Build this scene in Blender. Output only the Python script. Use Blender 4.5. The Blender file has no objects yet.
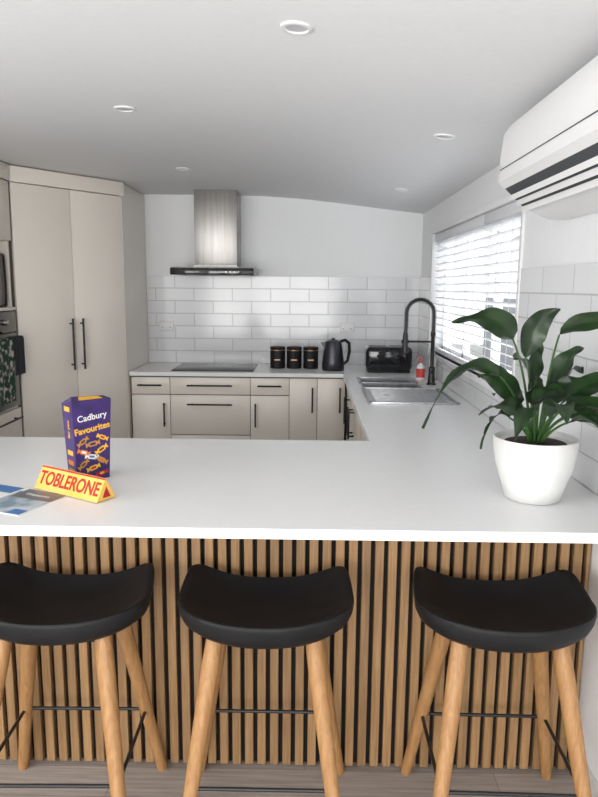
import bpy, bmesh, math, random
from mathutils import Vector, Matrix
random.seed(4)
R=math.radians
scene=bpy.context.scene
scene.view_settings.view_transform='Standard'
scene.view_settings.look='None'
scene.view_settings.exposure=.42

# ---------------------------------------------------------------- materials
def mat(name,col,rough=.5,metal=0,coat=0,spec=.5):
    m=bpy.data.materials.new(name); m.use_nodes=True
    b=m.node_tree.nodes['Principled BSDF']
    b.inputs['Base Color'].default_value=(*col,1); b.inputs['Roughness'].default_value=rough
    b.inputs['Metallic'].default_value=metal; b.inputs['Coat Weight'].default_value=coat
    b.inputs['Specular IOR Level'].default_value=spec
    return m
def nodes(m): return m.node_tree.nodes,m.node_tree.links,m.node_tree.nodes['Principled BSDF']
def noise_var(m,c1,c2,scale=(1,1,1),nscale=5,bump=0,detail=4,lo=.3,hi=.7):
    n,l,b=nodes(m)
    g=n.new('ShaderNodeNewGeometry'); mp=n.new('ShaderNodeMapping'); mp.inputs['Scale'].default_value=scale
    t=n.new('ShaderNodeTexNoise'); t.inputs['Scale'].default_value=nscale; t.inputs['Detail'].default_value=detail
    r=n.new('ShaderNodeValToRGB'); r.color_ramp.elements[0].color=(*c1,1); r.color_ramp.elements[1].color=(*c2,1)
    r.color_ramp.elements[0].position=lo; r.color_ramp.elements[1].position=hi
    l.new(g.outputs['Position'],mp.inputs['Vector']); l.new(mp.outputs[0],t.inputs['Vector'])
    l.new(t.outputs['Fac'],r.inputs['Fac']); l.new(r.outputs['Color'],b.inputs['Base Color'])
    if bump:
        bp=n.new('ShaderNodeBump'); bp.inputs['Strength'].default_value=bump; bp.inputs['Distance'].default_value=.002
        l.new(t.outputs['Fac'],bp.inputs['Height']); l.new(bp.outputs[0],b.inputs['Normal'])
    return r
WALL=mat('wall_paint',(.8,.81,.82),.55); noise_var(WALL,(.82,.83,.84),(.84,.85,.86),nscale=60,bump=.05)
CEIL=mat('ceiling_paint',(.8,.8,.81),.7); noise_var(CEIL,(.78,.785,.795),(.80,.805,.815),nscale=40,bump=.04)
TRIM=mat('trim_white',(.8,.8,.8),.35); noise_var(TRIM,(.79,.79,.79),(.81,.81,.81),nscale=20)
CAB=mat('cabinet_cream',(.78,.73,.66),.3); noise_var(CAB,(.83,.765,.685),(.845,.785,.705),nscale=3)
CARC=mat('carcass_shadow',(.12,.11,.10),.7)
COUNTER=mat('counter_white_quartz',(.8,.8,.8),.25); noise_var(COUNTER,(.83,.832,.83),(.845,.847,.845),nscale=60,lo=.35,hi=.6)
BLK=mat('black_metal',(.012,.012,.013),.4)
BLKP=mat('black_plastic',(.010,.010,.012),.55,spec=.3); noise_var(BLKP,(.006,.006,.007),(.009,.009,.0105),nscale=14,bump=.05)
BACKING=mat('black_felt',(.005,.005,.005),.9)
GLOSS=mat('black_glass',(.01,.011,.013),.06)
COOK=mat('cooktop_glass',(.012,.013,.015),.22,spec=.35)
STEEL=mat('brushed_steel',(.55,.54,.53),.28,1); noise_var(STEEL,(.42,.41,.40),(.62,.61,.6),scale=(1,1,40),nscale=8)
HOODM=mat('hood_steel',(.5,.5,.5),.42,1); noise_var(HOODM,(.34,.325,.31),(.44,.425,.41),scale=(12,12,.6),nscale=4)
SINKM=mat('sink_steel',(.5,.5,.5),.3,1); noise_var(SINKM,(.42,.43,.44),(.58,.59,.6),nscale=30)
DARKST=mat('dark_steel',(.05,.05,.06),.3,.7)
COPPER=mat('copper',(.40,.26,.16),.35,1)
POT=mat('pot_white',(.78,.78,.77),.35); noise_var(POT,(.68,.68,.67),(.73,.73,.72),nscale=25)
SOIL=mat('soil',(.03,.02,.012),.95); noise_var(SOIL,(.015,.01,.006),(.06,.04,.025),nscale=120,bump=1)
LEAF=mat('leaf_green',(.03,.08,.02),.36); noise_var(LEAF,(.006,.019,.006),(.019,.048,.013),nscale=14)
STEM=mat('stem_green',(.06,.14,.03),.45); noise_var(STEM,(.03,.08,.02),(.05,.12,.03),nscale=30)
BLIND=mat('blind_white',(.72,.73,.75),.45)
GRILL=mat('vent_grey',(.05,.055,.06),.6)
LENS=mat('downlight_lens',(.55,.56,.58),.4)
PURPLE=mat('carton_purple',(.035,.012,.11),.3); noise_var(PURPLE,(.022,.007,.085),(.05,.016,.15),nscale=25)
YEL=mat('print_yellow',(.78,.43,.03),.35)
GOLD=mat('print_gold',(.50,.25,.05),.3,.3)
BROWN=mat('print_brown',(.10,.035,.012),.4)
CREAM=mat('wrapper_yellow',(.88,.62,.16),.35); noise_var(CREAM,(.74,.44,.065),(.80,.54,.15),nscale=12)
RED=mat('print_red',(.42,.011,.011),.4)
WHITEP=mat('print_white',(.76,.76,.74),.4)
ORANGE=mat('print_orange',(.65,.18,.02),.4)
BLUE=mat('print_blue',(.05,.17,.42),.4)
CLEAR=mat('bottle_translucent',(.7,.74,.72),.15)
PAPER=mat('paper_print',(.3,.33,.36),.25); noise_var(PAPER,(.22,.30,.38),(.55,.60,.64),nscale=14,lo=.4,hi=.6)
PGREY=mat('print_grey',(.13,.14,.155),.3)
CLOTH=mat('dark_cloth',(.03,.032,.04),.95)
CLOTH2=mat('patterned_cloth',(.3,.3,.3),.95); noise_var(CLOTH2,(.02,.05,.035),(.5,.46,.42),nscale=26,lo=.5,hi=.6)
SOAP=mat('soap_red',(.7,.08,.07),.2)
FENCE=mat('fence_paint',(.35,.36,.37),.8); noise_var(FENCE,(.2,.21,.22),(.3,.31,.32),scale=(1,8,1),nscale=4)
CLAD=mat('house_cladding',(.5,.52,.55),.8); noise_var(CLAD,(.25,.275,.30),(.32,.35,.38),nscale=2)
GRASS=mat('outside_paving',(.4,.4,.38),.9); noise_var(GRASS,(.3,.3,.28),(.45,.45,.42),nscale=6)

def woodmat(name,c1,c2,pitch=0):
    m=mat(name,c1,.5); n,l,b=nodes(m)
    g=n.new('ShaderNodeNewGeometry'); mp=n.new('ShaderNodeMapping'); mp.inputs['Scale'].default_value=(60,60,3)
    l.new(g.outputs['Position'],mp.inputs['Vector'])
    t=n.new('ShaderNodeTexNoise'); t.inputs['Scale'].default_value=1.6; t.inputs['Detail'].default_value=5; t.inputs['Distortion'].default_value=.6
    l.new(mp.outputs[0],t.inputs['Vector'])
    r=n.new('ShaderNodeValToRGB'); r.color_ramp.elements[0].color=(*c1,1); r.color_ramp.elements[1].color=(*c2,1)
    r.color_ramp.elements[0].position=.3; r.color_ramp.elements[1].position=.7
    l.new(t.outputs['Fac'],r.inputs['Fac']); last=r.outputs['Color']
    if pitch:
        s=n.new('ShaderNodeSeparateXYZ'); l.new(g.outputs['Position'],s.inputs[0])
        d=n.new('ShaderNodeMath'); d.operation='DIVIDE'; d.inputs[1].default_value=pitch; l.new(s.outputs['X'],d.inputs[0])
        f=n.new('ShaderNodeMath'); f.operation='FLOOR'; l.new(d.outputs[0],f.inputs[0])
        w=n.new('ShaderNodeTexWhiteNoise'); w.noise_dimensions='1D'; l.new(f.outputs[0],w.inputs['W'])
        mr=n.new('ShaderNodeMapRange'); mr.inputs[3].default_value=.80; mr.inputs[4].default_value=1.1; l.new(w.outputs['Value'],mr.inputs[0])
        h=n.new('ShaderNodeHueSaturation'); l.new(mr.outputs[0],h.inputs['Value']); l.new(last,h.inputs['Color']); last=h.outputs[0]
    l.new(last,b.inputs['Base Color'])
    return m
SLAT=woodmat('oak_slat',(.245,.130,.052),(.37,.22,.10),.04)
OAK=woodmat('oak_leg',(.30,.145,.05),(.41,.225,.09))

def tilemat(name,axis):
    m=mat(name,(.8,.8,.8),.12); n,l,b=nodes(m)
    g=n.new('ShaderNodeNewGeometry'); s=n.new('ShaderNodeSeparateXYZ'); c=n.new('ShaderNodeCombineXYZ')
    l.new(g.outputs['Position'],s.inputs[0]); l.new(s.outputs[axis],c.inputs['X'])
    a=n.new('ShaderNodeMath'); a.operation='SUBTRACT'; a.inputs[1].default_value=.92; l.new(s.outputs['Z'],a.inputs[0]); l.new(a.outputs[0],c.inputs['Y'])
    t=n.new('ShaderNodeTexBrick'); t.inputs['Scale'].default_value=1; t.inputs['Brick Width'].default_value=.3; t.inputs['Row Height'].default_value=.0975
    t.inputs['Mortar Size'].default_value=.003; t.inputs['Mortar Smooth'].default_value=.3; t.offset=.5
    t.inputs['Color1'].default_value=(.70,.71,.725,1); t.inputs['Color2'].default_value=(.76,.77,.785,1); t.inputs['Mortar'].default_value=(.50,.51,.52,1)
    l.new(c.outputs[0],t.inputs['Vector']); l.new(t.outputs['Color'],b.inputs['Base Color'])
    bp=n.new('ShaderNodeBump'); bp.invert=True; bp.inputs['Strength'].default_value=.6; bp.inputs['Distance'].default_value=.003
    l.new(t.outputs['Fac'],bp.inputs['Height'])
    ns=n.new('ShaderNodeTexNoise'); ns.inputs['Scale'].default_value=9; l.new(c.outputs[0],ns.inputs['Vector'])
    b2=n.new('ShaderNodeBump'); b2.inputs['Strength'].default_value=.2; b2.inputs['Distance'].default_value=.003
    l.new(ns.outputs['Fac'],b2.inputs['Height']); l.new(bp.outputs[0],b2.inputs['Normal']); l.new(b2.outputs[0],b.inputs['Normal'])
    return m
TILEB=tilemat('tile_gloss_back','X'); TILER=tilemat('tile_gloss_side','Y')

def floormat():
    m=mat('floor_planks',(.4,.36,.32),.45); n,l,b=nodes(m)
    g=n.new('ShaderNodeNewGeometry')
    t=n.new('ShaderNodeTexBrick'); t.inputs['Scale'].default_value=1; t.inputs['Brick Width'].default_value=1.2; t.inputs['Row Height'].default_value=.13
    t.inputs['Mortar Size'].default_value=.0012; t.inputs['Color1'].default_value=(.31,.275,.25,1); t.inputs['Color2'].default_value=(.38,.34,.31,1); t.inputs['Mortar'].default_value=(.18,.16,.145,1)
    l.new(g.outputs['Position'],t.inputs['Vector'])
    mp=n.new('ShaderNodeMapping'); mp.inputs['Scale'].default_value=(3,55,1); l.new(g.outputs['Position'],mp.inputs['Vector'])
    ns=n.new('ShaderNodeTexNoise'); ns.inputs['Scale'].default_value=1.5; ns.inputs['Detail'].default_value=6; l.new(mp.outputs[0],ns.inputs['Vector'])
    mr=n.new('ShaderNodeMapRange'); mr.inputs[1].default_value=.25; mr.inputs[2].default_value=.75; mr.inputs[3].default_value=.65; mr.inputs[4].default_value=1.2; l.new(ns.outputs['Fac'],mr.inputs[0])
    h=n.new('ShaderNodeHueSaturation'); l.new(mr.outputs[0],h.inputs['Value']); l.new(t.outputs['Color'],h.inputs['Color']); l.new(h.outputs[0],b.inputs['Base Color'])
    return m
FLOOR=floormat()

# ---------------------------------------------------------------- mesh builder
class MB:
    def __init__(s): s.v=[];s.f=[];s.m=[];s.mats=[]
    def mi(s,m):
        if m not in s.mats: s.mats.append(m)
        return s.mats.index(m)
    def add(s,vs,fs,m,M=None):
        o=len(s.v); k=s.mi(m)
        for p in vs:
            p=Vector(p); s.v.append(M@p if M else p)
        for f in fs: s.f.append([i+o for i in f]); s.m.append(k)
    def box(s,lo,hi,m,bev=0,M=None,seg=2):
        bm=bmesh.new(); bmesh.ops.create_cube(bm,size=1)
        c=[(a+b)/2 for a,b in zip(lo,hi)]; d=[b-a for a,b in zip(lo,hi)]
        for v in bm.verts: v.co=Vector([c[i]+v.co[i]*d[i] for i in range(3)])
        if bev: bmesh.ops.bevel(bm,geom=list(bm.edges),offset=bev,segments=seg,profile=.5,affect='EDGES')
        bm.verts.index_update(); s.add([v.co.copy() for v in bm.verts],[[v.index for v in f.verts] for f in bm.faces],m,M); bm.free(); return s
    def prism(s,pts,axis,a,b,m,M=None):
        # pts: closed 2D polygon; axis along which it is extruded
        def p3(p,t):
            if axis=='Y': return (p[0],t,p[1])
            if axis=='X': return (t,p[0],p[1])
            return (p[0],p[1],t)
        n=len(pts); vs=[p3(p,a) for p in pts]+[p3(p,b) for p in pts]
        fs=[[i,(i+1)%n,n+(i+1)%n,n+i] for i in range(n)]+[list(range(n))[::-1],list(range(n,2*n))]
        s.add(vs,fs,m,M); return s
    def lathe(s,prof,c,m,n=32,M=None):
        vs=[];fs=[]
        for r,z in prof:
            for i in range(n):
                t=2*math.pi*i/n; vs.append((c[0]+r*math.cos(t),c[1]+r*math.sin(t),c[2]+z))
        for j in range(len(prof)-1):
            for i in range(n):
                fs.append([j*n+i,j*n+(i+1)%n,(j+1)*n+(i+1)%n,(j+1)*n+i])
        if prof[0][0]>1e-5: fs.append(list(range(n))[::-1])
        if prof[-1][0]>1e-5: fs.append([(len(prof)-1)*n+i for i in range(n)])
        s.add(vs,fs,m,M); return s
    def tube(s,pts,r,m,n=10,M=None):
        pts=[Vector(p) for p in pts]; k=len(pts); rs=r if isinstance(r,(list,tuple)) else [r]*k
        vs=[];fs=[]; t0=(pts[1]-pts[0]).normalized(); a=Vector((0,0,1)) if abs(t0.z)<.9 else Vector((1,0,0))
        u=t0.cross(a).normalized()
        for i,p in enumerate(pts):
            t=((pts[min(i+1,k-1)]-pts[i]).normalized()+(pts[i]-pts[max(i-1,0)]).normalized()).normalized()
            u=(u-t*u.dot(t)).normalized(); w=t.cross(u)
            for j in range(n):
                g=2*math.pi*j/n; vs.append(p+(u*math.cos(g)+w*math.sin(g))*rs[i])
        for i in range(k-1):
            for j in range(n): fs.append([i*n+j,i*n+(j+1)%n,(i+1)*n+(j+1)%n,(i+1)*n+j])
        fs.append(list(range(n))[::-1]); fs.append([(k-1)*n+j for j in range(n)])
        s.add(vs,fs,m,M); return s
    def text(s,body,size,m,M,ext=.0006,sx=1,bold=0):
        cu=bpy.data.curves.new('t','FONT'); cu.body=body; cu.size=size; cu.extrude=ext; cu.offset=bold; cu.align_x='CENTER'; cu.align_y='CENTER'
        ob=bpy.data.objects.new('t',cu); scene.collection.objects.link(ob); bpy.context.view_layer.update()
        dg=bpy.context.evaluated_depsgraph_get(); me=bpy.data.meshes.new_from_object(ob.evaluated_get(dg))
        s.add([(v.co.x*sx,v.co.y,v.co.z) for v in me.vertices],[list(p.vertices) for p in me.polygons],m,M)
        bpy.data.objects.remove(ob); bpy.data.meshes.remove(me)
    def make(s,name,ang=35,fixn=True,loc=None):
        vs=s.v; c=Vector([ (min(v[i] for v in vs)+max(v[i] for v in vs))/2 for i in range(3)])
        me=bpy.data.meshes.new(name); me.from_pydata([tuple(v-c) for v in vs],[],s.f)
        for m in s.mats: me.materials.append(m)
        me.polygons.foreach_set('material_index',s.m); me.polygons.foreach_set('use_smooth',[True]*len(s.f))
        if fixn:
            bm=bmesh.new(); bm.from_mesh(me); bmesh.ops.recalc_face_normals(bm,faces=bm.faces); bm.to_mesh(me); bm.free()
        me.set_sharp_from_angle(angle=R(ang)); me.update()
        ob=bpy.data.objects.new(name,me); ob.location=c; scene.collection.objects.link(ob); return ob

XW=.865; XL=-2.4; YB=5.37; YF=-3.0; ZC=2.21; CT=.92
WY0,WY1,WZ0,WZ1=2.85,4.85,1.08,1.89

# ---------------------------------------------------------------- shell
MB().box((XL-.12,YF-.12,-.1),(XW+.15,YB+.12,0),FLOOR).make('floor')
MB().box((XL-.12,YB,0),(XW+.15,YB+.12,2.4),WALL).make('wall_back')
w=MB()
w.box((XW,YF,0),(XW+.15,YB,WZ0),WALL).box((XW,YF,WZ1),(XW+.15,YB,2.4),WALL)
w.box((XW,YF,WZ0),(XW+.15,WY0,WZ1),WALL).box((XW,WY1,WZ0),(XW+.15,YB,WZ1),WALL).make('wall_right')
w=MB(); w.box((XL-.12,YF,0),(XL,YB,.8),WALL).box((XL-.12,YF,2.0),(XL,YB,2.4),WALL).box((XL-.12,1.4,.8),(XL,YB,2.0),WALL).box((XL-.12,YF,.8),(XL,-1.6,2.0),WALL).make('wall_left')
w=MB(); w.box((XL-.12,YF-.12,2.05),(XW+.15,YF,2.4),WALL).box((XL-.12,YF-.12,0),(-2.15,YF,2.05),WALL).box((.6,YF-.12,0),(XW+.15,YF,2.05),WALL).make('wall_rear')
# ceiling: flat, then falling softly to the right wall
prof=[(XL-.12,ZC)]
for i in range(0,13):
    t=i/12; x=-.75+t*(XW+.15+.75)
    xr=(x+.27)/1.135
    drop=.13*max(0,(xr if xr>.25 else ((xr+.42)/.67)**2*.25*.67/ .67)) if xr>-.42 else 0
    prof.append((x,ZC-drop))
prof+= [(XW+.15,2.45),(XL-.12,2.45)]
MB().prism(prof,'Y',YF-.12,YB+.12,CEIL).make('ceiling',ang=50)
def ceilz(x):
    for a,b in zip(prof,prof[1:]):
        if a[0]<=x<=b[0]: return a[1]+(b[1]-a[1])*(x-a[0])/(b[0]-a[0])
# rear sliding door frame & frame of an unseen left window, added to let light in
d=MB()
for x in (-2.15,-1.27,-.37,.53): d.box((x,YF-.09,0),(x+.07,YF-.03,2.05),TRIM,.004)
d.box((-2.15,YF-.09,1.99),(.6,YF-.03,2.05),TRIM).box((-2.15,YF-.09,0),(.6,YF-.03,.06),TRIM).make('door_1')
d=MB()
for y in (-1.6,-.13,1.33): d.box((XL-.09,y,.8),(XL-.03,y+.07,2.0),TRIM)
d.box((XL-.09,-1.6,.8),(XL-.03,1.4,.86),TRIM).box((XL-.09,-1.6,1.94),(XL-.03,1.4,2.0),TRIM).make('added_left_window')
# skirting on right wall near the bar
MB().box((XW-.014,YF,0),(XW,1.955,.09),TRIM,.003).make('baseboard_right')

# tiles
MB().box((-1.262,YB-.008,CT),(XW-.009,YB-.0002,1.60),TILEB).make('tile_backsplash')
t=MB(); t.box((XW-.008,WY1+.03,CT),(XW,YB,1.60),TILER).box((XW-.008,WY0-.03,CT),(XW,WY1+.03,WZ0-.03),TILER).box((XW-.008,1.45,CT),(XW,WY0-.03,1.60),TILER)
t.make('side_wall_tiling')

# window frame
d=MB()
for y in (WY0,3.50,4.16,WY1-.045): d.box((XW+.08,y,WZ0),(XW+.12,y+.045,WZ1),TRIM,.003)
d.box((XW+.08,WY0,WZ0),(XW+.12,WY1,WZ0+.045),TRIM,.003).box((XW+.08,WY0,WZ1-.045),(XW+.12,WY1,WZ1),TRIM,.003)
d.box((XW-.014,WY0-.03,WZ0-.03),(XW+.12,WY1+.03,WZ0),TRIM,.003)
d.box((XW-.012,WY0-.03,WZ1),(XW,WY1+.03,WZ1+.03),TRIM,.003)
d.box((XW-.012,WY0-.03,WZ0),(XW,WY0,WZ1),TRIM,.003).box((XW-.012,WY1,WZ0),(XW,WY1+.03,WZ1),TRIM,.003)
d.make('window_1')
for (a,b) in ((WY0+.008,3.52),(3.53,WY1-.008)):
    d=MB(); d.box((XW+.005,a,WZ1-.055),(XW+.06,b,WZ1-.002),BLIND,.003)
    z=WZ1-.08
    while z>WZ0+.04:
        M=Matrix.Translation((XW+.033,(a+b)/2,z))@Matrix.Rotation(R(24),4,'Y')
        d.box((-.025,-(b-a)/2,-.0015),(.025,(b-a)/2,.0015),BLIND,M=M); z-=.045
    d.box((XW+.01,a,WZ0+.008),(XW+.056,b,WZ0+.028),BLIND,.003)
    for y in (a+.15,(a+b)/2,b-.15): d.box((XW+.005,y-.002,WZ0+.02),(XW+.007,y+.002,WZ1-.05),BLIND)
    d.make('venetian_blind')
# outside
MB().box((XW+.4,-6,-.35),(12,22,-.25),GRASS).make('ground')
d=MB()
y=-3.0
while y<14: d.box((3.6,y,-.25),(3.64,y+.14,1.35),FENCE); y+=.15
d.box((3.64,-3,.2),(3.7,14,.3),FENCE).box((3.64,-3,1.0),(3.7,14,1.1),FENCE); d.make('garden_fence')
d=MB()
for i in range(17): d.prism([(6.0,-.25+i*.18),(5.975,-.25+i*.18),(6.0,-.07+i*.18)],'Y',2,20,CLAD)
d.box((6.0,2,-.25),(9,20,2.82),CLAD); d.prism([(5.6,2.80),(9.4,2.80),(7.5,3.9)],'Y',1.7,20.3,DARKST)
for y in (7.5,11.5): d.box((5.96,y,.9),(6.0,y+1.4,2.0),GLOSS); d.box((5.95,y-.06,.84),(5.98,y+1.46,.9),TRIM); d.box((5.95,y-.06,2.0),(5.98,y+1.46,2.06),TRIM)
d.make('neighbouring_house')

# ---------------------------------------------------------------- handles
def hbar(mb,p0,p1,out,r=.006,off=.032):
    p0=Vector(p0);p1=Vector(p1);o=Vector(out)*off
    mb.tube([p0+o,p1+o],r,BLK,8)
    dd=(p1-p0)*.1
    for q in (p0+dd,p1-dd): mb.tube([q,q+o],r*.8,BLK,8)

# ---------------------------------------------------------------- pantry
L=Vector((-1.75,4.08,0)); Rr=Vector((-1.27,4.71,0)); tt=(Rr-L).normalized(); nn=Vector((tt.y,-tt.x,0)); Wd=(Rr-L).length
Mp=Matrix(((tt.x,-nn.x,0,L.x),(tt.y,-nn.y,0,L.y),(0,0,1,0),(0,0,0,1)))  # local x along face, -y out
p=MB(); inn=-nn*.022
p.prism([(XL+.005,4.08),(L.x+inn.x,L.y+inn.y+.01),(Rr.x+inn.x,Rr.y+inn.y),(-1.29,4.74),(-1.29,YB-.005),(XL+.005,YB-.005)],'Z',.1,2.19,CARC)
p.prism([(XL+.005,4.2),(-1.8,4.2),(-1.36,4.8),(-1.33,YB-.005),(XL+.005,YB-.005)],'Z',0,.1,CARC)
p.box((0.002,0,.1),(Wd/2-.002,.02,2.11),CAB,.0015,M=Mp).box((Wd/2+.002,0,.1),(Wd-.004,.02,2.11),CAB,.0015,M=Mp)
p.box((-.01,-.012,2.114),(Wd+.012,.02,2.203),CAB,.001,M=Mp)
p.box((-1.29,4.715,.0),(-1.27,YB-.003,2.203),CAB)
for dx in (-.038,.038):
    a=Mp@Vector((Wd/2+dx,0,.98)); b=Mp@Vector((Wd/2+dx,0,1.31)); hbar(p,a,b,nn,.007)
p.make('pantry_cabinet')

# oven tower (faces +X)
o=MB(); TX=-1.75
o.box((XL+.005,3.44,0),(TX-.022,3.46,2.2),CAB).box((XL+.005,4.05,0),(TX-.022,4.07,2.2),CAB)
o.box((XL+.005,3.46,0),(XL+.02,4.05,2.2),CARC)
for z in (.1,.78,1.37,1.77,2.18): o.box((XL+.02,3.46,z),(TX-.022,4.05,z+.018),CAB)
o.box((TX-.02,3.44,1.775),(TX,4.06,2.11),CAB,.0015).box((TX-.02,3.44,2.114),(TX+.012,4.06,2.203),CAB,.001)
o.box((TX-.02,3.44,.10),(TX,4.06,.46),CAB,.0015).box((TX-.02,3.44,.465),(TX,4.06,.785),CAB,.0015)
o.box((TX-.02,3.44,1.372),(TX,4.06,1.39),CAB)
hbar(o,(TX,3.55,.735),(TX,4.0,.735),(1,0,0)); hbar(o,(TX,3.55,.41),(TX,4.0,.41),(1,0,0))
o.make('oven_tower_cabinet')
o=MB(); o.box((-2.2,3.47,.80),(TX-.02,4.045,1.365),DARKST).box((TX-.02,3.462,.802),(TX+.004,4.05,1.24),GLOSS,.003).box((TX-.02,3.462,1.245),(TX+.004,4.05,1.366),GLOSS,.003)
hbar(o,(TX,3.50,1.215),(TX,4.01,1.215),(1,0,0),.009,.045)
for y in (3.6,3.75,3.9): 
    M=Matrix.Translation((TX+.004,y,1.305))@Matrix.Rotation(R(90),4,'Y'); o.lathe([(.018,0),(.016,.018),(0,.018)],(0,0,0),STEEL,16,M=M)
o.make('wall_oven')
o=MB(); o.box((-2.15,3.50,1.392),(TX-.03,4.03,1.70),DARKST,.006).box((TX-.03,3.51,1.40),(TX-.024,4.02,1.69),GLOSS,.002); o.make('microwave_oven')
# tea towels hung over oven handle
def towel(mb,y0,y1,z0,z1,m,x=TX+.049):
    n=14; vs=[];fs=[]
    path=[(x+.013,z0)]+[(x+.013,z0+(z1-z0)*k/6) for k in range(1,7)]+[(x+.009,z1+.012),(x,z1+.016),(x-.009,z1+.012),(x-.013,z1)]+[(x-.013,z1-(z1-z0)*.6*k/4) for k in range(1,5)]
    for px,pz in path:
        for i in range(n+1):
            u=i/n; vs.append((px+.004*math.sin(u*14)*(1 if px>x else .3),y0+(y1-y0)*u,pz))
    for j in range(len(path)-1):
        for i in range(n): fs.append([j*(n+1)+i,j*(n+1)+i+1,(j+1)*(n+1)+i+1,(j+1)*(n+1)+i])
    mb.add(vs,fs,m)
o=MB(); towel(o,3.87,4.0,1.0,1.21,CLOTH); o.make('tea_towel')
o=MB(); towel(o,3.66,3.85,.86,1.21,CLOTH2); o.make('tea_towel')

# ---------------------------------------------------------------- base cabinets, back run
c=MB(); FY=4.78
c.box((-1.262,FY+.02,.1),(.27,YB-.005,.885),CARC).box((-1.262,FY+.07,0),(.27,YB-.005,.1),CARC)
g=.002
def front(x0,x1,z0,z1): c.box((x0+g,FY,z0+g),(x1-g,FY+.019,z1-g),CAB,.001)
xs=[-1.262,-.985,-.412,-.135,.064,.262]
front(xs[0],xs[1],.757,.882); front(xs[0],xs[1],.1,.755)
front(xs[1],xs[2],.757,.882); front(xs[1],xs[2],.465,.755); front(xs[1],xs[2],.1,.463)
front(xs[2],xs[3],.757,.882); front(xs[2],xs[3],.1,.755)
front(xs[3],xs[4],.1,.882); front(xs[4],xs[5],.1,.882)
o3=(0,-1,0)
def hh(x0,x1,z): hbar(c,(x0,FY,z),(x1,FY,z),o3)
def vh(x,z0,z1): hbar(c,(x,FY,z0),(x,FY,z1),o3)
hh(-1.21,-1.04,.826); vh(-1.025,.53,.70)
hh(-.86,-.54,.826); hh(-.86,-.54,.69); hh(-.86,-.54,.40)
hh(-.36,-.19,.826); vh(-.375,.53,.70)
vh(.03,.64,.82); vh(.225,.64,.82)
c.make('base_cabinet')
# right run
c=MB(); FX=.275
c.box((FX+.02,2.62,.1),(XW-.005,4.76,.70),CARC).box((FX+.08,2.62,0),(XW-.005,4.76,.1),CARC)
ys=[2.62,3.1,3.55,4.05,4.42,4.75]
for a,b in zip(ys,ys[1:]): c.box((FX,a+g,.1),(FX+.019,b-g,.882),CAB,.001)
for y in (3.05,3.15,4.0,4.10,4.47): hbar(c,(FX,y,.62),(FX,y,.80),(-1,0,0))
c.make('base_cabinet')

# peninsula
c=MB(); c.box((-1.6,2.0,0),(XW-.006,2.60,.892),CARC)
for i in range(4): 
    x=-1.598+i*.46; c.box((x+g,2.602,.1),(x+.458,2.62,.885),CAB,.001)
c.make('peninsula_cabinet')
s=MB(); s.box((-1.6,1.988,0),(XW-.004,1.999,.892),BACKING)
i=-40
while i*.04<XW-.035:
    x=i*.04+.0065+.003; s.box((x,1.966,.004),(x+.0265,1.988,.892),SLAT,.0015,seg=1); i+=1
s.box((i*.04+.0085,1.966,.004),(XW-.005,1.988,.892),SLAT,.0012,seg=1)
s.make('timber_slat_panel')

# countertop
c=MB(); B=CT-.027
for lo,hi in [((-1.265,4.75),(XW-.009,YB-.009)),((.245,4.57),(XW-.009,4.75)),((.245,4.05),(.33,4.57)),((.70,4.05),(XW-.009,4.57)),((.245,2.64),(XW-.009,4.05)),((-1.62,1.632),(XW-.009,2.64))]:
    c.box((*lo,B),(*hi,CT),COUNTER)
c.make('countertop')

# cooktop
c=MB(); c.box((-.985,4.83,CT),(-.395,5.28,CT+.006),COOK,.002)
c.box((-.75,4.842,CT+.0058),(-.63,4.852,CT+.0063),DARKST)
c.make('induction_cooktop')

# range hood
h=MB(); hx=-.688
h.box((hx-.155,YB-.29,1.66),(hx+.155,YB-.005,ZC-.002),HOODM,.002)
h.prism([(hx-.17,1.655),(hx-.155,1.675),(hx+.155,1.675),(hx+.17,1.655)],'Y',YB-.31,YB-.009,HOODM)
h.box((hx-.29,YB-.50,1.605),(hx+.29,YB-.009,1.655),HOODM,.003)
h.box((hx-.295,YB-.512,1.60),(hx+.295,YB-.499,1.648),GLOSS,.002)
h.box((hx-.27,YB-.47,1.60),(hx+.27,YB-.05,1.606),DARKST)
for i in range(4): h.lathe([(.005,0),(.005,.002),(0,.002)],(0,0,0),HOODM,12,M=Matrix.Translation((hx+.10+i*.03,YB-.512,1.622))@Matrix.Rotation(R(90),4,'X'))
h.make('range_hood')

# outlets
for x,z in ((-1.12,1.21),(.30,1.21)):
    s=MB(); s.box((x-.055,YB-.018,z-.036),(x+.055,YB-.009,z+.036),TRIM,.003)
    for dx in (-.03,.03): s.box((x+dx-.008,YB-.021,z+.012),(x+dx+.008,YB-.017,z+.026),TRIM,.001); s.box((x+dx-.004,YB-.0185,z-.012),(x+dx+.004,YB-.0175,z-.006),GRILL)
    s.make('power_outlet')

# downlights
for x,y in ((-.04,1.885),(-.735,2.82),(-.76,4.2),(.532,2.85),(.558,4.32)):
    z=ceilz(x); sl=math.atan2(ceilz(x+.02)-ceilz(x-.02),.04)
    M=Matrix.Translation((x,y,z))@Matrix.Rotation(-sl,4,'Y')
    d=MB(); d.lathe([(.029,-.001),(.032,-.006),(.041,-.005),(.043,.0),(.029,.0)],(0,0,0),TRIM,32,M=M); d.lathe([(0,-.002),(.030,-.002),(.030,.0),(0,.0)],(0,0,0),LENS,32,M=M)
    d.make('recessed_downlight')

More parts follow.
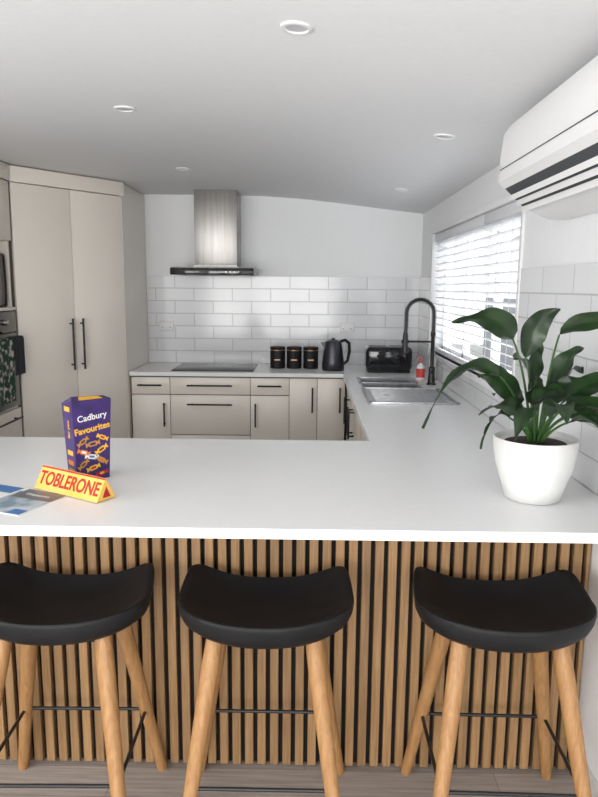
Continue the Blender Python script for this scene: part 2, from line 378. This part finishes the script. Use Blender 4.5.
# air conditioner
a=MB(); Y0,Y1=1.45,2.36
a.prism([(.860,2.062),(.70,2.062),(.655,2.050),(.636,2.02),(.628,1.95),(.628,1.872),(.650,1.850),(.715,1.785),(.80,1.752),(.860,1.750)],'Y',Y0,Y1,TRIM)
a.prism([(.634,1.868),(.652,1.853),(.712,1.790),(.708,1.783),(.644,1.842),(.632,1.860)],'Y',Y0+.03,Y1-.03,GRILL)
a.prism([(.622,1.895),(.628,1.895),(.634,1.868),(.650,1.848),(.645,1.842),(.622,1.866)],'Y',Y0+.015,Y1-.015,TRIM)
for x,z in ((.665,1.826),(.684,1.808),(.703,1.788)):
    a.prism([(x-.003,z),(x+.003,z+.004),(x+.004,z-.016),(x-.002,z-.018)],'Y',Y0+.03,Y1-.03,TRIM)
a.box((.6265,Y0+.01,1.905),(.629,Y1-.01,1.908),GRILL)
a.make('air_conditioner',ang=40)

# ---------------------------------------------------------------- sink & tap
s=MB()
def openbox(x0,x1,y0,y1,z0,z1,t,m):
    s.box((x0,y0,z0),(x1,y1,z0+t),m)
    s.box((x0,y0,z0),(x0+t,y1,z1),m).box((x1-t,y0,z0),(x1,y1,z1),m).box((x0,y0,z0),(x1,y0+t,z1),m).box((x0,y1-t,z0),(x1,y1,z1),m)
openbox(.335,.695,4.055,4.30,.74,CT+.002,.004,SINKM); openbox(.335,.695,4.32,4.565,.74,CT+.002,.004,SINKM)
for y0,y1 in ((4.045,4.06),(4.296,4.324),(4.56,4.578)): s.box((.325,y0,CT),(.705,y1,CT+.004),SINKM,.001)
s.box((.325,4.045,CT),(.34,4.578,CT+.004),SINKM,.001).box((.69,4.045,CT),(.705,4.578,CT+.004),SINKM,.001)
for y in (4.18,4.44): s.lathe([(.04,0),(.036,.004),(0,.002)],(.515,y,.744),DARKST,24)
s.box((.32,3.50,CT),(.79,4.04,CT+.004),SINKM,.001)
for lo,hi in (((.32,3.50),(.335,4.04)),((.775,3.50),(.79,4.04)),((.32,3.50),(.79,3.515)),((.32,4.025),(.79,4.04))): s.box((*lo,CT+.003),(*hi,CT+.012),SINKM,.002)
for k in range(14): s.box((.36,3.535+k*.035,CT+.004),(.75,3.545+k*.035,CT+.008),SINKM,.001)
s.make('kitchen_sink')
f=MB(); bx,by=.775,4.26
f.lathe([(.03,0),(.03,.008),(.024,.014),(.02,.06),(.02,.11),(.012,.115),(.012,.30),(.015,.305),(.015,.33),(0,.335)],(bx,by,CT),BLK,24)
arc=[(bx,by,1.24),(bx,by,1.30),(bx,by,1.365)]+[(bx-.085+.085*math.cos(t),by,1.365+.085*math.sin(t)) for t in [math.pi*k/14 for k in range(1,15)]]+[(bx-.17,by,1.30),(bx-.172,by,1.25)]
f.tube(arc,.009,BLK,10)
pts=[];A=[Vector(q) for q in arc]; seg=[]
for q,r2 in zip(A,A[1:]): seg.append((r2-q).length)
N=46*8; tl=sum(seg)
def at(sv):
    for q,r2,l in zip(A,A[1:],seg):
        if sv<=l or r2 is A[-1]: return q+(r2-q)*min(1,sv/l),(r2-q).normalized()
        sv-=l
for k in range(N+1):
    q,td=at(tl*k/N); sv=Vector((0,1,0)); wv=td.cross(sv); g2=2*math.pi*k/8; pts.append(q+(sv*math.cos(g2)+wv*math.sin(g2))*.013)
f.tube(pts,.0026,BLK,5)
f.lathe([(.012,.13),(.016,.11),(.018,.04),(.022,.0),(0,.0)][::-1],(bx-.172,by,1.12),BLK,20)
f.tube([(bx,by,1.19),(bx-.15,by,1.19)],.006,BLK,8); f.lathe([(.022,0),(.024,0),(.024,.02),(.022,.02),(.022,0)],(bx-.172,by,1.18),BLK,20)
f.tube([(bx,by-.02,1.0),(bx,by-.06,1.01),(bx-.01,by-.10,1.03)],[.009,.007,.006],BLK,8)
f.make('kitchen_faucet')
b=MB(); b.lathe([(.026,0),(.028,.004),(.028,.085),(.02,.10),(.010,.106),(.010,.115)],(.745,4.50,CT),WHITEP,24)
b.lathe([(.0285,.015),(.0285,.075)],(.745,4.50,CT),SOAP,24); b.lathe([(.012,.112),(.012,.122),(.005,.124),(.005,.145),(.010,.146),(.010,.152),(0,.153)],(.745,4.50,CT),SOAP,16)
b.tube([(.745,4.50,CT+.149),(.71,4.49,CT+.145)],.004,SOAP,8); b.make('soap_dispenser')
b=MB(); b.lathe([(.024,0),(.027,.005),(.028,.06),(.022,.10),(.026,.13),(.022,.155),(.010,.17),(.010,.178)],(.815,4.46,CT),CLEAR,24)
b.lathe([(.013,.176),(.013,.190),(.006,.193),(.005,.205),(0,.206)],(.815,4.46,CT),WHITEP,16); b.make('dish_soap_bottle')

# ---------------------------------------------------------------- back counter items
for x in (-.232,-.108,.016):
    k=MB(); k.lathe([(.052,0),(.056,.004),(.056,.128),(.054,.132)],(x,5.08,CT),BLKP,32)
    k.lathe([(.056,.132),(.0575,.134),(.0575,.139),(.056,.140)],(x,5.08,CT),COPPER,32); k.lathe([(.056,.140),(.057,.156),(.054,.160),(0,.161)],(x,5.08,CT),BLKP,32)
    k.box((x-.022,5.0225,CT+.062),(x+.022,5.0255,CT+.070),COPPER); k.make('kitchen_canister')
k=MB(); kx,ky=.180,4.97
k.lathe([(.080,0),(.082,.018),(.083,.02),(.080,.06),(.066,.17),(.060,.20),(.056,.212),(.03,.222),(.012,.224),(.012,.236),(0,.238)],(kx,ky,CT),DARKST,36)
k.prism([(-.058,.205),(-.095,.205),(-.062,.155)],'Y',-.018,.018,DARKST,M=Matrix.Translation((kx,ky,CT)))
k.tube([(kx+.05,ky,CT+.21),(kx+.085,ky,CT+.222),(kx+.115,ky,CT+.20),(kx+.118,ky,CT+.14),(kx+.105,ky,CT+.07),(kx+.076,ky,CT+.045)],[.011,.012,.012,.012,.011,.010],BLKP,10)
k.make('electric_kettle')
k=MB(); tx,ty=.575,4.92
k.box((tx-.165,ty-.10,CT+.012),(tx+.165,ty+.10,CT+.185),GLOSS,.035,seg=5)
k.box((tx-.15,ty-.085,CT),(tx+.15,ty+.085,CT+.02),BLKP,.004)
for dy in (-.045,.045):
    for dx in (-.075,.075): k.box((tx+dx-.062,ty+dy-.014,CT+.183),(tx+dx+.062,ty+dy+.014,CT+.1865),DARKST,.001); 
for dx in (-.07,.07):
    k.box((tx+dx-.003,ty-.1012,CT+.06),(tx+dx+.003,ty-.0985,CT+.15),BLKP); k.box((tx+dx-.02,ty-.125,CT+.115),(tx+dx+.02,ty-.10,CT+.13),BLKP,.004)
    k.lathe([(.014,0),(.012,.010),(0,.010)],(0,0,0),BLKP,16,M=Matrix.Translation((tx+dx,ty-.10,CT+.04))@Matrix.Rotation(R(90),4,'X'))
k.make('toaster')

# ---------------------------------------------------------------- bar stools
def stool(cx,cy,rz):
    M=Matrix.Translation((cx,cy,0))@Matrix.Rotation(R(rz),4,'Z')
    m=MB(); n=96
    def outline(th):
        c_,s_=math.cos(th),math.sin(th)
        if s_>0: e,b_=7,.150
        else: e,b_=2.2,.170
        a_=.238
        r=(abs(c_/a_)**e+abs(s_/b_)**e)**(-1/e); x,y=r*c_,r*s_
        if y>0: x*=1-.075*(y/.150)**1.5; y+=.012*(abs(x)/.22)**3*(y/.15)
        return x,y
    def zr(th):
        x,y=outline(th); u=min(1,abs(x)/.225)
        if y>0: return .668+.014*u*u+.042*(u**3)*min(1,y/.150)
        return .668+.014*u*u+.006*(min(1,-y/.17))**2
    vs=[];fs=[]
    prof=[]
    for k in range(1,15):
        q=k/14; prof.append(('top',q))
    prof+= [('edge',1.012,-.002),('edge',1.018,-.010),('edge',1.004,-.032),('edge',.965,-.052),('edge',.88,-.068),('bot',.6,.603),('bot',.2,.601)]
    for pr in prof:
        for i in range(n):
            th=2*math.pi*i/n; x,y=outline(th); zz=zr(th)
            if pr[0]=='top':
                q=pr[1]*.985; z=.628+(zz-.628)*(pr[1]**2.8)
                vs.append((x*q,y*q,z))
            elif pr[0]=='edge': vs.append((x*pr[1],y*pr[1],zz+pr[2]))
            else: vs.append((x*pr[1],y*pr[1],pr[2]))
    vs.append((0,0,.628)); vs.append((0,0,.601)); T=len(vs)-2; Bc=len(vs)-1; k=len(prof)
    for j in range(k-1):
        for i in range(n): fs.append([j*n+i,j*n+(i+1)%n,(j+1)*n+(i+1)%n,(j+1)*n+i])
    for i in range(n): fs.append([T,(i+1)%n,i]); fs.append([Bc,(k-1)*n+i,(k-1)*n+(i+1)%n])
    m.add(vs,fs,BLKP,M)
    m.box((-.14,-.10,.588),(.14,.10,.604),BLK,.004,M=M)
    tops=[(-.130,-.085),(.130,-.085),(.125,.085),(-.125,.085)]; feet=[(-.215,-.245),(.215,-.245),(.222,.184),(-.222,.184)]
    rd=[]
    for (a,b),(c,d) in zip(tops,feet):
        P=[];rr=[]
        for k in range(9):
            u=k/8; P.append((a+(c-a)*u,b+(d-b)*u,.606*(1-u))); rr.append(.0245-.0085*max(0,(u-.1)/.9) if u>.05 else .022)
        m.tube(P,rr,OAK,14,M=M)
        u=(.61-.232)/.61; rd.append((a+(c-a)*u,b+(d-b)*u,.232))
    for i in range(4): m.tube([rd[i],rd[(i+1)%4]],.0052,BLK,8,M=M)
    return m.make('bar_stool',ang=60)
stool(-.672,1.76,1); stool(-.110,1.76,0); stool(.541,1.76,-1)

# ---------------------------------------------------------------- plant
pl=MB(); PX,PY=.655,1.92
pl.lathe([(.0,0),(.070,0),(.078,.004),(.092,.05),(.108,.10),(.116,.15),(.118,.178),(.116,.182),(.111,.180),(.109,.165)],(PX,PY,CT),POT,48)
pl.lathe([(.110,.163),(.05,.168),(0,.170)],(PX,PY,CT),SOIL,32)
def bez(a,b,c,t): return a*(1-t)**2+b*2*t*(1-t)+c*t*t
def leaf(base,ctl,tip,w,roll,stemfrom=None,bend=.0):
    a,b,c=Vector(base),Vector(ctl),Vector(tip); n=16; vs=[];fs=[]; cr=[-1,-.6,-.2,0,.2,.6,1]; ph=random.random()*6
    w*=1.3
    for k in range(n+1):
        t=k/n; p=bez(a,b,c,t); tg=((b-a)*(1-t)+(c-b)*t).normalized()
        s=tg.cross(Vector((0,0,1)))
        if s.length<.1: s=Vector((1,0,0))
        s.normalize(); s=Matrix.Rotation(R(roll+14*math.sin(t*3+ph)),3,tg)@s; nv=s.cross(tg)
        ww=w*(math.sin(math.pi*min(1,t**.70))**.75 if 0<t<1 else .02)*(1-.12*t)
        for q in cr:
            vs.append(p+s*ww*q+nv*(ww*.26*abs(q)+ .0045*math.sin(t*15+q*2+ph)*abs(q)))
    m=len(cr)
    for k in range(n):
        for i in range(m-1): fs.append([k*m+i,k*m+i+1,(k+1)*m+i+1,(k+1)*m+i])
    pl.add(vs,fs,LEAF)
    if stemfrom is None: stemfrom=(PX+(a.x-PX)*.15,PY+(a.y-PY)*.15,CT+.165)
    s0=Vector(stemfrom); mid=Vector((s0.x*.6+a.x*.4,s0.y*.6+a.y*.4,s0.z*.3+a.z*.7))
    P=[bez(s0,mid,a,k/10) for k in range(11)]
    pl.tube(P,[.0044-.0018*k/10 for k in range(11)],STEM,7)
leaves=[
((.555,1.86,1.385),(.51,1.84,1.465),(.380,1.82,1.430),.031,48),
((.612,1.92,1.330),(.625,1.93,1.44),(.700,1.92,1.465),.029,70),
((.665,1.82,1.400),(.74,1.76,1.475),(.850,1.66,1.415),.023,-50),
((.510,1.80,1.290),(.39,1.77,1.385),(.303,1.76,1.155),.019,35),
((.575,1.86,1.21),(.52,1.82,1.30),(.450,1.80,1.290),.027,40),
((.575,1.84,1.18),(.53,1.80,1.24),(.450,1.77,1.19),.026,40),
((.635,1.93,1.22),(.640,1.95,1.33),(.665,1.96,1.375),.029,75),
((.700,1.84,1.22),(.76,1.76,1.32),(.850,1.64,1.27),.027,-45),
((.700,1.84,1.20),(.77,1.74,1.25),(.850,1.62,1.16),.027,-40),
((.705,1.80,1.17),(.78,1.70,1.23),(.830,1.64,1.00),.027,-35),
((.650,1.80,1.18),(.655,1.73,1.27),(.640,1.66,1.19),.028,5),
((.610,1.82,1.18),(.575,1.75,1.26),(.525,1.69,1.14),.027,15),
((.690,1.80,1.18),(.720,1.72,1.25),(.755,1.65,1.12),.027,-10),
((.600,1.97,1.22),(.54,2.03,1.32),(.46,2.08,1.28),.027,40),
((.660,2.00,1.24),(.66,2.08,1.33),(.65,2.16,1.30),.029,30),
((.720,1.96,1.22),(.77,2.01,1.32),(.83,2.05,1.27),.025,-30),
((.690,1.90,1.24),(.71,1.90,1.34),(.765,1.90,1.36),.026,-75),
((.570,1.90,1.16),(.52,1.87,1.21),(.480,1.85,1.08),.021,35),
((.640,1.87,1.20),(.620,1.84,1.27),(.600,1.80,1.28),.026,60),
((.665,1.86,1.20),(.700,1.84,1.26),(.715,1.80,1.29),.027,-60),
((.620,1.84,1.21),(.640,1.80,1.28),(.690,1.77,1.24),.026,-20),
((.600,1.90,1.20),(.56,1.90,1.26),(.510,1.86,1.23),.025,30),
((.720,1.88,1.17),(.79,1.82,1.20),(.845,1.74,1.05),.023,-40),
]
for lf in leaves: leaf(*lf)
pl.make('potted_peace_lily',ang=60,fixn=False)

# ---------------------------------------------------------------- sweets & brochure
b=MB(); Mb=Matrix.Translation((-.688,2.070,CT))@Matrix.Rotation(R(42),4,'Z')@Matrix.Scale(1.06,4)
w0,d0,w1,d1,H=.050,.030,.060,.036,.240
vs=[(-w0,-d0,0),(w0,-d0,0),(w0,d0,0),(-w0,d0,0),(-w1,-d1,H),(w1,-d1,H),(w1,d1,H-.012),(-w1,d1,H-.012),(-w1*.8,-d1*.2,H+.010),(w1*.8,-d1*.2,H+.006)]
b.add(vs,[[0,3,2,1],[0,1,5,4],[1,2,6,5],[2,3,7,6],[3,0,4,7],[4,5,9,8],[5,6,9],[6,7,8,9],[7,4,8]],PURPLE,Mb)
sl=math.atan2(d1-d0,H)
Mf=Mb@Matrix.Translation((0,-d0-.0004,0))@Matrix.Rotation(R(90)+sl,4,'X')
def P(x,y,z=0,rot=0): return Mf@Matrix.Translation((x,y,z))@Matrix.Rotation(R(rot),4,'Z')
b.text('Cadbury',.026,WHITEP,P(0,.190,0,6),bold=.0002); b.text('Favourites',.0262,YEL,P(0,.155,0,8),bold=.0006)
def sweet(x,y,r_,wd,hg,m,m2):
    # wrapped chocolate: body with flared twisted ends and a stripe
    pts=[(-wd/2-.008,-hg*.55),(-wd/2,-hg*.2),(-wd/2+.003,-hg/2),(wd/2-.003,-hg/2),(wd/2,-hg*.2),(wd/2+.008,-hg*.55),(wd/2+.008,hg*.55),(wd/2,hg*.2),(wd/2-.003,hg/2),(-wd/2+.003,hg/2),(-wd/2,hg*.2),(-wd/2-.008,hg*.55)]
    b.prism(pts,'Z',0,.0008,m,P(x,y,0,r_)); b.box((-wd*.3,-hg*.22,.0008),(wd*.3,hg*.22,.0012),m2,M=P(x,y,0,r_))
for t_ in ((-.030,.120,35,.022,.014,GOLD,BROWN),(.030,.126,-25,.022,.013,YEL,RED),(0,.110,8,.028,.015,GOLD,PURPLE),(-.028,.088,-20,.024,.014,ORANGE,WHITEP),(.026,.090,30,.026,.015,YEL,BROWN),(-.004,.072,-12,.026,.014,WHITEP,BLUE),(-.030,.052,40,.022,.014,GOLD,BROWN),(.026,.058,-30,.026,.015,GOLD,ORANGE),(.0,.038,15,.026,.014,YEL,RED),(-.028,.018,-10,.022,.013,BROWN,GOLD),(.026,.018,10,.022,.013,RED,YEL)): sweet(*t_)
Ms=Mb@Matrix.Translation((-w0-.0004,0,0))@Matrix.Rotation(R(-90),4,'Z')@Matrix.Rotation(R(90)+math.atan2(w1-w0,H),4,'X')
b.text('for you',.018,YEL,Ms@Matrix.Translation((0,.155,0))@Matrix.Rotation(R(90),4,'Z'),bold=.0004)
for y,m in ((.03,GOLD),(.055,ORANGE),(.085,YEL),(.215,YEL)): b.box((-.018,y-.007,0),(.018,y+.007,.0008),m,M=Ms)
e1=Vector(vs[4]);e2=Vector(vs[5]);e3=Vector(vs[9]);e4=Vector(vs[8])
b.add([e1.lerp(e2,.2)*.9+e4*.1,e1.lerp(e2,.8)*.9+e3*.1,e4.lerp(e3,.75)*.85+e2*.15,e4.lerp(e3,.25)*.85+e1*.15],[[0,1,2,3]],YEL,Mb@Matrix.Translation((0,-.0006,.0008)))
b.make('chocolate_gift_box')
def bar(px,py,z,ang,Lb=.268,S=.072):
    hz=S*math.sin(R(60)); Mx=Matrix.Translation((px,py,z))@Matrix.Rotation(R(ang),4,'Z')
    k=MB(); k.prism([(0,0),(S,0),(S/2,hz)],'X',0,Lb,CREAM,Mx)
    F=Mx@Matrix.Rotation(R(60),4,'X')
    k.text('TOBLERONE',.056,RED,F@Matrix.Translation((Lb/2,S*.48,.0006)),sx=.80,bold=.0012)
    k.box((0,S-.006,0),(Lb,S-.001,.0008),RED,M=F)
    E=Mx@Matrix.Translation((Lb+.0003,0,0)); k.prism([(S*.3,.008),(S*.7,.008),(S*.5,hz*.62)],'X',0,.0008,RED,E)
    k.make('chocolate_bar',ang=20)
bar(-.815,1.950,CT+.0024,-31)
b=MB(); Mq=Matrix.Translation((-.860,1.850,CT))@Matrix.Rotation(R(-22),4,'Z')
b.box((-.15,-.10,0),(.15,.10,.0016),WHITEP,M=Mq).box((-.01,-.096,.0016),(.146,.07,.0019),PAPER,M=Mq).box((.0,.02,.0019),(.146,.095,.0021),PGREY,M=Mq)
b.box((.10,-.094,.0019),(.146,-.06,.0021),BLUE,M=Mq).box((-.145,.04,.0016),(-.02,.095,.0019),BLUE,M=Mq)
for k in range(6): b.box((-.14,-.085+k*.018,.0016),(-.03,-.081+k*.018,.0019),PGREY,M=Mq)
b.text('Welcome',.022,WHITEP,Mq@Matrix.Translation((.07,.055,.0024)),ext=.0002)
b.make('brochure')

# ---------------------------------------------------------------- lights
def area(name,loc,rot,sx,sy,pw,col):
    l=bpy.data.lights.new(name,'AREA'); l.shape='RECTANGLE'; l.size=sx; l.size_y=sy; l.energy=pw; l.color=col
    o=bpy.data.objects.new(name,l); o.location=loc; o.rotation_euler=rot; scene.collection.objects.link(o)
area('daylight_rear_door',(-.78,YF-.2,1.1),(R(90),0,0),2.6,1.9,114,(1,.985,.96))
area('added_left_fill',(XL-.15,-.1,1.4),(0,R(-90),0),1.1,2.8,46,(1,.985,.97))  # fill lamp added outside the made-up left window to brighten the room
area('daylight_kitchen_window',(XW+1.3,3.9,3.0),(0,R(50),0),1.6,3.0,170,(.98,.99,1))
wd=bpy.data.worlds.new('World'); scene.world=wd; wd.use_nodes=True
bg=wd.node_tree.nodes['Background']; bg.inputs['Color'].default_value=(.93,.96,1,1); bg.inputs['Strength'].default_value=1.4

# ---------------------------------------------------------------- camera
cam=bpy.data.cameras.new('camera'); co=bpy.data.objects.new('camera',cam); scene.collection.objects.link(co)
cam.sensor_fit='VERTICAL'; cam.sensor_height=24; cam.lens=680/797*24; cam.clip_start=.02
co.matrix_world=Matrix.Translation((0,0,1.52))@Matrix.Rotation(R(.78),4,'Z')@Matrix.Rotation(R(90-9.3),4,'X')@Matrix.Rotation(R(.48),4,'Z')
scene.camera=co
